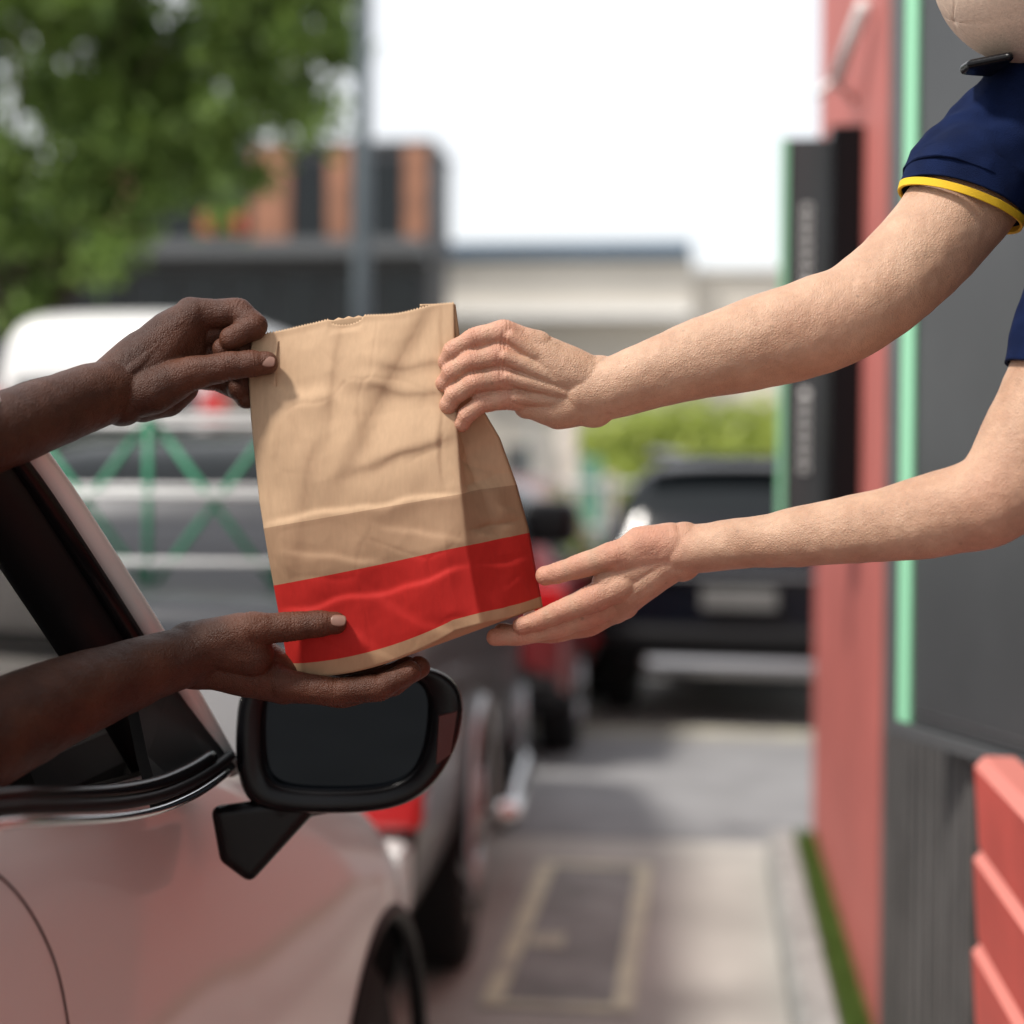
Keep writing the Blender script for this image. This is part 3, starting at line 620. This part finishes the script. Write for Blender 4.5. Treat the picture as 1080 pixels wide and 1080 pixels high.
for j in range(NT+1):
    t=j/NT
    fl,fr,br,bl_=[Vector(at(*interp(T,t))) for T in(FL,FR,BR,BL)]
    sag=0.014*math.exp(-t/.10)
    fn_=((fr-fl).cross(Vector((0,0,1)))).normalized()
    if fn_.dot(fv)<0: fn_=-fn_
    gn=((br-fr).cross(Vector((0,0,1)))) ; gn=gn.normalized() if gn.length>1e-6 else Vector((1,0,0))
    if gn.x<0: gn=-gn
    bulge=.012*math.sin(math.pi*min(1,t*1.02))**.8 if 0<t<.98 else 0
    fade=1-math.exp(-(1-t)/.03)*.7
    for kind,s in cols:
        if kind=='f':
            p=fl.lerp(fr,s)+fn_*(bulge*math.sin(math.pi*s)**.7+wrinkle(s,t)*(.4+.6*fade)*min(1,.2+min(s,1-s)*8))
            p.z-=sag*max(0,math.sin(math.pi*(min(1,s*1.15))))**.8
            p.z+=.0075*math.exp(-(1-t)/.1)*noise.noise(Vector((s*3.4,2.2,0)))
            if t==1: p.z+=(.0011 if int(round(s*nf))%2 else -.0007)
            nd=abs(s-.47)/.085
            if nd<1: p.z-=max(0,(t-.955))/.045*0.0085*math.sqrt(1-nd*nd)
        elif kind=='g':
            p=fr.lerp(br,s); wf=math.sin(math.pi*s); fold=(1-abs(2*s-1))
            p=p-gn*(fold*.034*min(1,max(0,(t-.20)/.45)))+gn*wrinkle(.3+s*.5,t,3)*1.2*wf
            p=p-gn*(.003*wf*(math.exp(-abs(t-.42-.05*s)/.015)+math.exp(-abs(t-.30)/.012)+math.exp(-abs(t-.55+.1*s)/.015)))
        elif kind=='b':
            p=br.lerp(bl_,s)-fn_*(bulge*.8*math.sin(math.pi*s)+.001)
            p.z+=.0075*math.exp(-(1-t)/.1)*noise.noise(Vector(((1-s)*3.4,2.2,0)))
            if t==1: p.z+=(.0011 if int(round(s*nb_))%2 else -.0007)
        else:
            p=bl_.lerp(fl,s); fold=(1-abs(2*s-1)); p=p+gn*(fold*.028*min(1,max(0,(t-.18)/.5)))
        vs.append(p); uvs.append(t)
nc_=len(cols); fs=[]
for j in range(NT):
    for k in range(nc_): fs.append((j*nc_+k,j*nc_+(k+1)%nc_,(j+1)*nc_+(k+1)%nc_,(j+1)*nc_+k))
fs.append(tuple(range(nc_))[::-1])
bagm=bpy.data.materials.new('kraft_paper'); bagm.use_nodes=True; n=bagm.node_tree; p=n.nodes['Principled BSDF']
p.inputs['Roughness'].default_value=.7; p.inputs['Specular IOR Level'].default_value=.2
a=n.nodes.new('ShaderNodeAttribute'); a.attribute_name='height'
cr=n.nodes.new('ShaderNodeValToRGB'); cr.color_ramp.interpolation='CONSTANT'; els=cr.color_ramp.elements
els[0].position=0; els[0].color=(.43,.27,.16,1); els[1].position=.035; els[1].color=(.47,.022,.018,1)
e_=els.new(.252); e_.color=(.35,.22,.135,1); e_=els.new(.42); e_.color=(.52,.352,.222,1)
n.links.new(a.outputs['Fac'],cr.inputs[0])
tc=n.nodes.new('ShaderNodeTexCoord'); nz=n.nodes.new('ShaderNodeTexNoise'); nz.inputs['Scale'].default_value=260; nz.inputs['Detail'].default_value=6
mp=n.nodes.new('ShaderNodeMapping'); mp.inputs['Scale'].default_value=(1,1,.25); n.links.new(tc.outputs['Object'],mp.inputs[0]); n.links.new(mp.outputs[0],nz.inputs['Vector'])
hs_=n.nodes.new('ShaderNodeHueSaturation'); mr=n.nodes.new('ShaderNodeMapRange'); mr.inputs[3].default_value=.90; mr.inputs[4].default_value=1.10
n.links.new(nz.outputs[0],mr.inputs[0]); n.links.new(mr.outputs[0],hs_.inputs['Value']); n.links.new(cr.outputs[0],hs_.inputs['Color']); n.links.new(hs_.outputs[0],p.inputs['Base Color'])
nv=n.nodes.new('ShaderNodeTexNoise'); nv.inputs['Scale'].default_value=22; nv.inputs['Detail'].default_value=2.5; n.links.new(tc.outputs['Object'],nv.inputs['Vector'])
bp=n.nodes.new('ShaderNodeBump'); bp.inputs['Strength'].default_value=.4; bp.inputs['Distance'].default_value=.003; n.links.new(nv.outputs[0],bp.inputs['Height'])
bp2=n.nodes.new('ShaderNodeBump'); bp2.inputs['Strength'].default_value=.15; bp2.inputs['Distance'].default_value=.0004; n.links.new(nz.outputs[0],bp2.inputs['Height']); n.links.new(bp.outputs[0],bp2.inputs['Normal']); n.links.new(bp2.outputs[0],p.inputs['Normal'])
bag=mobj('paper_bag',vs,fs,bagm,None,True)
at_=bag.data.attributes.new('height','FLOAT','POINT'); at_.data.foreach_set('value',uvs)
s=bag.modifiers.new('s','SOLIDIFY'); s.thickness=.0005; s.offset=0
# ------------------------------------------------------------------ driver
dv=empty('driver_person')
build_hand('upper_arm_and_hand',M['skinD'],dv,1.68,
 [(-420,640,-420,60),(-220,540,-330,52),(-60,478,-200,44),(0,455,-150,41),(60,432,-90,37),(105,416,-50,34),(128,410,-30,32)],
 [[(118,402,-34,26),(128,424,-36,26),(150,370,-16,22),(205,333,0,18),(198,392,12,16)],
  [(125,420,-36,26),(160,412,-32,26),(195,396,-24,20)],
  [(130,395,-25,26),(175,350,-8,21),(205,332,-2,18)],
  [(150,422,-20,24),(190,406,8,20),(175,420,-5,20)]],
 [[(160,410,-32,23),(200,395,-28,19),(240,387,-26,15.5),(266,384,-24,14.5),(281,383,-21,12.2)],
  [(202,332,0,18),(250,330,2,15.5),(268,344,-6,14),(244,357,-15,12.5)],
  [(206,350,10,17),(256,352,22,14.5),(258,370,12,13),(236,368,-4,12)],
  [(200,372,16,17),(250,378,28,14),(262,396,22,13),(252,410,12,12)],
  [(192,394,20,16),(230,399,28,13),(252,410,24,12),(260,420,18,11)]],it=4,
 marks=[(205,375,-15,22,.5),(230,350,-14,16,.5)],fk=1.04,
 ridges=[[(135,395,-46,10),(190,345,-16,8)],[(140,412,-50,9),(190,395,-38,9)]])
nr=(C0-at(281,383,1.64)).normalized()
nail('thumb_nail',at(283,381,1.68-21*PX-12.2*PX),at(293,383,1.64)-at(272,382,1.64),nr+Vector((0,0,.35)),.0068,.0058,.010,M['nailD'],dv)
build_hand('lower_arm_and_hand',M['skinD'],dv,1.665,
 [(-420,980,-420,66),(-200,862,-330,60),(-60,800,-230,57),(0,770,-180,54),(60,742,-130,47),(130,715,-75,38),(190,694,-35,32),(212,689,-20,31)],
 [[(200,682,-25,27),(205,700,-20,27),(270,692,5,22),(305,714,25,19),(305,707,50,18)],
  [(205,700,-20,24),(300,724,0,19),(300,724,40,18),(250,702,0,26)],
  [(215,680,-28,27),(255,668,-26,22),(265,690,-18,24)]],
 [[(225,676,-28,24),(265,664,-28,19.5),(308,660,-22,16),(338,658,-20,15),(354,657,-18,12.8)],
  [(296,722,-6,18),(352,730,-4,16),(400,725,-2,14.5),(432,709,0,12.5)],
  [(300,724,16,17),(362,732,18,16),(415,721,20,14),(442,704,22,12)],
  [(300,722,38,16),(360,728,40,14),(405,714,44,12.5),(430,702,48,11)],
  [(298,718,56,15),(345,722,60,12),(380,714,64,11),(400,706,66,10)]],it=4,
 marks=[(330,715,0,40,.4),(270,690,-18,18,.3)])
nail('thumb_nail',at(357,654,1.665-18*PX-12.9*PX),at(368,656,1.65)-at(345,656,1.65),nr+Vector((0,0,.5)),.0075,.0062,.0105,M['nailD'],dv)
def spm(p,r): return (Vector(p),r)
soup('shirt',[[spm((HC+.36,.72,1.33),.12),spm((HC+.52,.86,1.28),.09)],[spm((HC+.18,.70,1.33),.09),spm((HC+.5,.72,1.33),.09),spm((HC+.36,.66,.8),.17)],
 [sph((-420,640,-420,72),1.68),spm((HC+.5,.8,1.33),.08)],[sph((-420,980,-420,76),1.68),spm((HC+.5,.74,1.25),.09)]],M['shirtd'],dv,.006,4)
soup('head',[[spm((HC+.36,.72,1.40),.055),spm((HC+.37,.76,1.47),.055)],[spm((HC+.37,.76,1.53),.075),spm((HC+.40,.80,1.49),.05),spm((HC+.41,.83,1.46),.03)],[spm((HC+.44,.86,1.51),.012),spm((HC+.425,.85,1.53),.01)]],M['skinD'],dv,.004,4)
# ------------------------------------------------------------------ server
sv=empty('restaurant_server_person')
build_hand('upper_arm_and_hand',M['skinL'],sv,1.655,
 [(1150,72,60,54),(1085,130,42,50),(1014,218,20,55),(962,277,5,52),(908,322,-5,50),(862,343,-8,52),(800,362,-10,49),(740,378,-10,43),(690,394,-8,37),(648,408,-5,33),(618,414,0,31)],
 [[(632,402,0,28),(625,424,0,27),(612,412,4,31)],
  [(618,400,-2,27),(622,424,4,26),(552,362,-8,17),(556,428,2,15)],
  [(620,402,-4,26),(590,390,-8,25),(556,366,-12,17)],
  [(618,422,0,26),(588,432,2,21),(560,428,0,15)],
  [(610,400,12,24),(555,380,22,16),(530,400,30,14)]],
 [[(566,366,-10,18),(532,352,-17,15.5),(500,357,-21,12.8),(478,370,-15,11.8),(471,382,-9,10.2)],
  [(566,386,-8,17),(526,375,-20,15),(496,381,-23,12.3),(476,393,-15,11.5),(469,404,-9,10.2)],
  [(568,404,-4,17),(528,398,-17,14.5),(500,404,-22,12.2),(480,416,-15,11.2),(473,427,-10,10)],
  [(570,422,0,16),(534,420,-10,13),(508,426,-17,11.2),(492,438,-14,10.2),(487,447,-9,9.2)],
  [(570,396,24,17),(530,394,30,14),(495,398,24,12),(478,400,20,11)]],it=3,
 marks=[(532,352,-18,16,.45),(526,376,-20,14,.45),(528,398,-17,14,.4),(536,419,-10,13,.4),(880,370,-40,45,.15)],
 ridges=[[(606,402,-16,10),(538,355,-26,8.5)],[(606,408,-17,9),(532,376,-29,8)],[(606,416,-14,9),(534,398,-25,7.5)],[(606,424,-10,9),(544,419,-17,7.5)]])
build_hand('lower_arm_and_hand',M['skinL'],sv,1.665,
 [(1160,270,-110,48),(1118,385,-110,48),(1088,455,-108,49),(1055,518,-105,50),(1000,540,-90,46),(930,554,-70,39),(860,564,-50,33),(800,571,-32,28),(750,577,-16,26),(718,580,-8,26)],
 [[(722,572,-10,22),(718,590,-4,23),(700,585,0,26)],
  [(710,578,-4,25),(702,592,6,25),(642,616,-4,18),(648,640,40,17)],
  [(708,574,-10,23),(675,575,-13,20),(652,590,-11,17)],
  [(702,592,-2,24),(665,622,0,21),(648,640,24,18)]],
 [[(690,576,-12,21),(650,585,-14,16.5),(612,597,-10,13.2),(588,604,-6,12),(575,607,-2,10)],
  [(655,618,-8,18),(624,632,-9,15.5),(593,644,-6,12.3),(567,655,-2,11.2),(550,660,0,9.3)],
  [(658,628,12,18),(622,648,12,15),(588,661,12,12.3),(550,670,12,11.2),(522,672,12,9.6)],
  [(658,636,30,17),(620,657,34,14.5),(585,667,36,12),(550,669,38,11),(530,667,38,9.8)],
  [(658,634,50,15),(628,652,54,12.5),(600,658,58,11),(575,655,60,10),(560,652,60,9)]],it=4,
 marks=[(688,566,-30,22,.55),(1060,545,-130,40,.2),(575,607,-2,16,.6),(640,632,-22,20,.25)])
def shtube(name,pts,base,m,extra=0.0,n=96,wr=0.004):
    q=[sph(p,base) for p in crom(pts,12)]
    o=tube(name,[a for a,b in q],[b+extra for a,b in q],m,sv,n,False,wr); s=o.modifiers.new('s','SOLIDIFY'); s.thickness=.003; s.offset=0; return o
shtube('sleeve_c',[(1020,203,20,64),(1030,180,24,61),(1048,160,30,60),(1090,112,45,62),(1150,66,60,74),(1200,50,70,70)],1.655,M['navy'],wr=.011)
shtube('cuff_c',[(1015,216,19,66.5),(1021,199,21,65.8),(1027,184,23,65)],1.655,M['navy'],wr=.003)
shtube('yellow_trim_c',[(1012.5,221.5,19,66),(1015.2,214.2,19,66.9)],1.655,M['yellow'],wr=.0028)
shtube('sleeve_d',[(1114,396,-110,55),(1130,345,-110,58),(1150,290,-110,62),(1185,200,-100,72)],1.665,M['navy'])
soup('polo_torso',[[sph((1190,80,60,74),1.65),sph((1290,70,-20,80),1.65),sph((1220,170,-110,74),1.65),sph((1290,330,-40,110),1.65)],[sph((1290,330,-40,115),1.65),sph((1380,700,-40,110),1.65)]],M['navy'],sv,.005,6)
soup('head',[[sph((1125,-25,0,82),1.65),sph((1150,5,0,75),1.65)],[sph((1175,60,0,30),1.65),sph((1145,32,-20,46),1.65),sph((1145,32,20,46),1.65)],[sph((1210,60,0,52),1.65),sph((1170,5,0,62),1.65)],[sph((1108,58,0,9),1.65),sph((1118,38,0,11),1.65)]],M['skinL'],sv,.0025,5)
cap=empty('baseball_cap'); cap.parent=sv
cc,crd=sph((1093,-42,0,106),1.65)
vs=[];fs=[];NU=72;NV=20
ax=(at(1000,30,1.65)-at(1120,-60,1.65)).normalized()
ux=ax.cross(fv).normalized(); uy=ax.cross(ux)
for i in range(NV+1):
    ph=(math.pi*.56)*i/NV
    for k in range(NU):
        th=2*math.pi*k/NU
        seam=1-.005*max(0,math.cos(th*6))**40
        vs.append(cc+(ax*math.cos(ph)+(ux*math.cos(th)+uy*math.sin(th))*math.sin(ph))*crd*seam)
for i in range(NV):
    for k in range(NU): fs.append((i*NU+k,i*NU+(k+1)%NU,(i+1)*NU+(k+1)%NU,(i+1)*NU+k))
o=mobj('crown',vs,fs,M['capm'],cap,True); s=o.modifiers.new('s','SOLIDIFY'); s.thickness=.002
soup('peak',[[sph((1064,60,-50,5),1.65),sph((1064,60,50,5),1.65),sph((1024,68,-24,5),1.65),sph((1018,73,0,6),1.65),sph((1024,68,24,5),1.65),sph((1044,76,0,5),1.65)]],M['black'],cap,.0015,6)
print('built')
